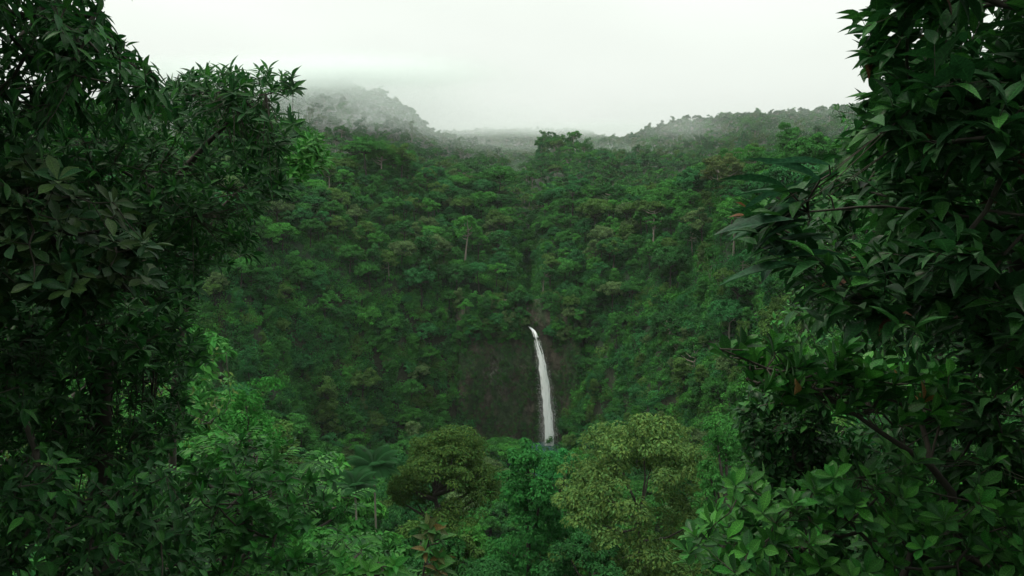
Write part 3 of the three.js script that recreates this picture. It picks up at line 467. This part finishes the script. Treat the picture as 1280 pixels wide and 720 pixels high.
foreTree({ seed: 13, name: 'broad_leaf_shrub', category: 'shrub', label: 'olive brown shrub with broad leaf rosettes under the drooping tree', leaf: 'obovate', len: 0.15, style: 'whorl', spread: 0.2, col: [[0.03, 0.07, 0.016], [0.022, 0.07, 0.018], [0.014, 0.058, 0.018]], D: [4.6, 6.2], n: 520, gap: 80, thr: -0.03,
  poly: [[-260, 190], [60, 195], [120, 215], [150, 245], [160, 290], [185, 330], [180, 360], [120, 380], [-260, 400]], trunk: [[-220, 'ground', 5.6, 0.1], [-160, 420, 5.5, 0.07], [-60, 330, 5.3, 0.04], [60, 290, 5.2, 0.015]] });
foreTree({ seed: 14, name: 'hanging_leaf_shrub', category: 'shrub', label: 'dense shrub of hanging leaves below the olive brown shrub', leaf: 'ovate', len: 0.15, style: 'alt', perTip: 6, droop: -0.5, col: DG.concat(MG), D: [5.4, 7.6], n: 1700, gap: 100, thr: -0.05,
  poly: [[-280, 360], [150, 350], [210, 380], [225, 430], [170, 460], [90, 440], [40, 480], [20, 560], [120, 590], [220, 610], [260, 680], [280, 860], [-280, 860]], trunk: [[-150, 'ground', 6.6, 0.12], [-120, 640, 6.5, 0.09], [-60, 500, 6.4, 0.05], [40, 420, 6.4, 0.02]] });
foreTree({ seed: 15, name: 'feathery_shrub', category: 'shrub', label: 'bright green shrub of feathery leaves under the vine wrapped trunk', leaf: 'lance', len: 0.21, style: 'pinnate', col: MG.concat(BG), D: [10, 14], n: 420, gap: 100, thr: -0.08,
  poly: [[110, 720], [150, 640], [200, 590], [265, 555], [330, 548], [385, 570], [425, 590], [440, 640], [470, 690], [500, 720], [510, 900], [60, 900]], trunk: [[300, 'ground', 12, 0.13], [300, 800, 12, 0.09], [310, 680, 12, 0.05], [320, 600, 12, 0.02]] });
foreTree({ seed: 17, name: 'leafy_shrub', category: 'shrub', label: 'mid green shrub of broad leaves tangled in the feathery shrub', leaf: 'ovate', len: 0.21, style: 'whorl', up: 0.6, col: MG.concat([BG[1]]), D: [9, 13], n: 700, gap: 80, thr: -0.02,
  poly: [[150, 660], [230, 590], [300, 545], [345, 555], [400, 600], [430, 660], [450, 720], [450, 900], [100, 900]], trunk: [[260, 'ground', 11, 0.1], [262, 800, 11, 0.07], [280, 700, 11, 0.04], [300, 620, 11, 0.02]] });
foreTree({ seed: 16, name: 'sunlit_thicket', category: 'shrub', label: 'yellow green thicket glimpsed behind the vine wrapped trunk', leaf: 'ovate', len: 0.16, style: 'alt', perTip: 6, droop: -0.3, col: BG.concat([[0.09, 0.18, 0.03]]), D: [15, 19], n: 700, gap: 90, thr: -0.05,
  poly: [[-200, 400], [220, 400], [290, 440], [300, 540], [200, 640], [-200, 700]], trunk: [[60, 'ground', 17, 0.12], [70, 640, 17, 0.08], [90, 540, 17, 0.05], [110, 470, 17, 0.02]] });
foreTree({ seed: 18, name: 'tufted_tree', category: 'tree', label: 'slender tree with a yellow green leaf tuft below the cloud capped peak', leaf: 'lance', len: 0.2, style: 'whorl', up: 0.6, col: BG, D: [13, 15], n: 190, gap: 60, thr: -0.1, thick: 0.7,
  poly: [[315, 185], [345, 165], [395, 168], [412, 185], [400, 205], [365, 222], [320, 215]], trunk: [[210, 'ground', 14, 0.1], [215, 560, 14, 0.08], [230, 400, 14, 0.06], [270, 270, 14, 0.04], [345, 200, 14, 0.015]] });
foreTree({ seed: 21, name: 'overhanging_tree', category: 'tree', label: 'overhanging tree with large pointed leaves beside the open sky', leaf: 'ovate', len: 0.125, style: 'alt', perTip: 6, droop: -0.12, aim: -0.55, col: MG.concat(DG), odd: 0.012, oddCol: [0.12, 0.06, 0.03], D: [2.5, 4.4], n: 2100, gap: 100, thr: -0.03, thick: 0.6,
  poly: [[1020, -200], [1105, -20], [1080, 20], [1095, 45], [1150, 10], [1165, 60], [1120, 85], [1075, 75], [1110, 130], [1075, 150], [1045, 180], [1015, 205], [985, 235], [945, 275], [930, 305], [985, 325], [1000, 375], [1040, 415], [1110, 430], [1700, 520], [1700, -200]], trunk: [[1640, 'ground', 3.8, 0.12], [1600, 500, 3.7, 0.09], [1480, 260, 3.5, 0.05], [1300, 120, 3.3, 0.025], [1140, 110, 3, 0.008]] });
foreTree({ seed: 22, name: 'long_leaf_branch', category: 'branch', label: 'branch of long glossy strap leaves reaching out over the gorge', leaf: 'strap', len: 0.29, style: 'alt', perTip: 3, droop: -0.6, aim: -1.5, col: [[0.022, 0.085, 0.04], [0.018, 0.08, 0.03]], D: [2.5, 3.0], n: 9, gap: 60, thr: -0.9, thick: 0.6,
  poly: [[968, 268], [985, 240], [1030, 205], [1060, 225], [1010, 290]], trunk: [[1500, 'ground', 3.6, 0.04], [1440, 500, 3.6, 0.03], [1280, 300, 3.5, 0.014], [1120, 260, 3.2, 0.008], [1010, 265, 2.8, 0.004]] });
foreTree({ seed: 23, name: 'obovate_shrub', category: 'shrub', label: 'shrub holding upright rosettes of rounded leaves out over the gorge', leaf: 'obovate', len: 0.135, style: 'whorl', up: 0.9, spread: -0.35, col: MG.concat(BG), odd: 0.012, oddCol: [0.2, 0.12, 0.03], D: [3.9, 5], n: 170, gap: 60, thr: -0.2, thick: 0.7,
  poly: [[882, 440], [900, 425], [960, 432], [1010, 436], [1080, 440], [1180, 480], [1200, 540], [1080, 540], [1020, 520], [960, 490]], trunk: [[1240, 'ground', 4.6, 0.05], [1200, 640, 4.5, 0.03], [1100, 540, 4.4, 0.016], [1000, 480, 4.2, 0.01], [900, 436, 4, 0.005]] });
foreTree({ seed: 24, name: 'creeper_covered_trunk', category: 'tree', label: 'tree trunk smothered in small leaved creeper behind the rosette shrub', leaf: 'round', len: 0.1, style: 'alt', perTip: 6, droop: -0.8, col: DG.concat(MG), D: [8, 9.4], n: 1900, gap: 60, thr: -0.12,
  poly: [[925, 500], [950, 470], [1060, 470], [1090, 600], [1080, 760], [930, 760], [915, 620]], trunk: [[1010, 'ground', 8.9, 0.24], [1005, 760, 8.9, 0.2], [1000, 620, 8.8, 0.14], [1000, 490, 8.7, 0.05]] });
foreTree({ seed: 25, name: 'understorey_shrub', category: 'shrub', label: 'low shrub of rounded glossy leaves under the creeper covered trunk', leaf: 'obovate', len: 0.125, style: 'whorl', up: 0.8, spread: -0.15, col: MG.concat(BG), D: [3.6, 5.8], n: 1350, gap: 90, thr: -0.08, thick: 0.7,
  poly: [[800, 900], [870, 720], [868, 640], [885, 595], [920, 585], [1000, 600], [1080, 585], [1180, 570], [1320, 540], [1560, 540], [1560, 900]], trunk: [[1160, 'ground', 4.6, 0.07], [1150, 860, 4.6, 0.045], [1120, 720, 4.5, 0.02], [1060, 650, 4.4, 0.01]] });
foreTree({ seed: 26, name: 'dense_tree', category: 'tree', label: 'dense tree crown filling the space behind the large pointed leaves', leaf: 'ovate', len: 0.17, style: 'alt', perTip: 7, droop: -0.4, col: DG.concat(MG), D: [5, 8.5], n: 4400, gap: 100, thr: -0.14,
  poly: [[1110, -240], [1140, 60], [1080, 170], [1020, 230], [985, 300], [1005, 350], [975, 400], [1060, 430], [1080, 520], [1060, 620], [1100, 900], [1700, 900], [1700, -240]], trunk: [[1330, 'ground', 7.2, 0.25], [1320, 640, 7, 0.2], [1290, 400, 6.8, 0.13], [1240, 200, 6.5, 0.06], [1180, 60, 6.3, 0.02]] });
foreTree({ seed: 27, name: 'fresh_leaf_tree', category: 'tree', label: 'fresh green tree seen through gaps behind the overhanging leaves', leaf: 'ovate', len: 0.18, style: 'alt', perTip: 6, droop: -0.3, col: BG.concat(MG), D: [13, 17], n: 1100, gap: 90, thr: -0.06,
  poly: [[985, 330], [1010, 250], [1045, 150], [1110, 90], [1400, 60], [1400, 640], [1060, 640], [1000, 470], [965, 400]], trunk: [[1180, 'ground', 15, 0.2], [1180, 640, 15, 0.16], [1170, 400, 15, 0.09], [1130, 240, 15, 0.02]] });
foreTree({ seed: 28, name: 'sapling', category: 'sapling', label: 'slender sapling with bronze young leaves at the tip', leaf: 'ovate', len: 0.12, style: 'whorl', up: 0.9, col: [[0.04, 0.15, 0.026], [0.07, 0.11, 0.03], [0.03, 0.14, 0.026]], odd: 0.25, oddCol: [0.12, 0.1, 0.03], D: [4.9, 5.3], n: 14, gap: 60, thr: -1,
  poly: [[520, 740], [530, 680], [538, 648], [546, 650], [552, 690], [560, 740]], trunk: [[520, 'ground', 5.1, 0.02], [522, 780, 5.1, 0.012], [532, 700, 5.1, 0.008], [540, 652, 5.1, 0.004]] });
foreTree({ seed: 29, name: 'sapling', category: 'sapling', label: 'fresh green sapling with upright leaves in front of the feathery shrub', leaf: 'ovate', len: 0.13, style: 'whorl', up: 0.9, col: BG, D: [5, 6], n: 34, gap: 60, thr: -1,
  poly: [[400, 760], [415, 700], [440, 684], [500, 712], [520, 760]], trunk: [[455, 'ground', 5.5, 0.02], [455, 800, 5.5, 0.012], [450, 740, 5.5, 0.008], [445, 695, 5.5, 0.004]] });
// forest standing round the viewpoint, outside the frame: it screens the sky above the near leaves
[[-10, 1.5, 23, 5.6], [10, 3, 24, 5.8], [-4, 9.5, 25, 6], [5, 11, 26, 6], [-16, -8, 24, 5], [16, -8, 25, 5], [0, 18, 26, 6.5]].forEach(([x, z, H, R], k) => {
  const S = treeShape(640 + k, { H, R, base: 0.3, shape: 'mound', n1: 40, n2: 7, leaves: 40, L: 0.45, clump: 0.26, sub: 0.5 }), t = thing('canopy_tree', 'tall forest tree standing round the viewpoint', 'tree', 'forest round the viewpoint', V(x, ground(x, z), z));
  mesh('trunk', S.trunk, barkDark, t); mesh('crown', S.crown, TINTS[k % 3][1], t);
});
{ // vines hanging round the trunk of the whorled tree
  const r = rng(70);
  for (let k = 0; k < 14; k++) { const px = 100 + 110 * r(), D = 8.9 + r(), B = { p: [], i: [] }, P = [], y0 = 330 + 120 * r(); const o = At(px, 640, D); for (let j = 0; j <= 10; j++) { const f = j / 10, q = At(px + 14 * Math.sin(f * 4 + k) * r(), lerp(y0, 640, f), D); P.push(q.sub(o)); } tube(B, P, P.map(() => 0.006 + 0.008 * r()), 5); const t = mesh(numbered('hanging_vine'), tubeGeo(B), barkDark, scene); t.position.copy(o); tag(t, 'thin dark vine hanging beside the vine wrapped trunk', 'vine', 'vines beside the trunk'); }
}
finishNear();

// ---------------------------------------------------------------- low cloud resting on the hills: fine droplets in drifting clusters
{
  const r = rng(88), P = [], n = 14000, gauss = () => (r() + r() + r() + r() - 2) * 0.9, l = [];
  for (let k = 0; k < n; k++) { const c = V(gauss() * 38, gauss() * 8, gauss() * 38); for (let j = 0; j < 3; j++) { const u = rndUnit(r); P.push(c.x + u.x * 0.093, c.y + u.y * 0.093, c.z + u.z * 0.093); } }
  const g = geo(P), put = (px0, px1, pyOf, D0, D1, n) => { for (let k = 0; k < n; k++) { const px = lerp(px0, px1, (r() + r()) / 2), D = lerp(D0, D1, r()), p = At(px, pyOf() + 14 * fbm(px / 45, D / 120, 3, 3), D); l.push([M4(p, r() * 6.28, 1.4 + 0.8 * r())]); } };
  put(120, 640, () => 92 + 11 * gauss(), 940, 1190, 560);                                    // veil over the peak, thickest at its top
  put(180, 700, () => 108 + 60 * r(), 940, 1190, 210);
  put(480, 940, () => 160 + 6 * gauss(), 1900, 2500, 240);                                    // bank in the far gap
  put(150, 1250, () => 130 + 90 * r(), 900, 1500, 170);                                       // thin mist over the plateau
  const c = scatter('cloud', 'low pale cloud drifting over the peak and far valley', 'cloud', g, new THREE.MeshPhysicalMaterial({ color: RGB(0.9, 0.95, 0.94), roughness: 1, transmission: 0.5, thickness: 0, side: THREE.DoubleSide }), l);
}
renderer.render(scene, camera);
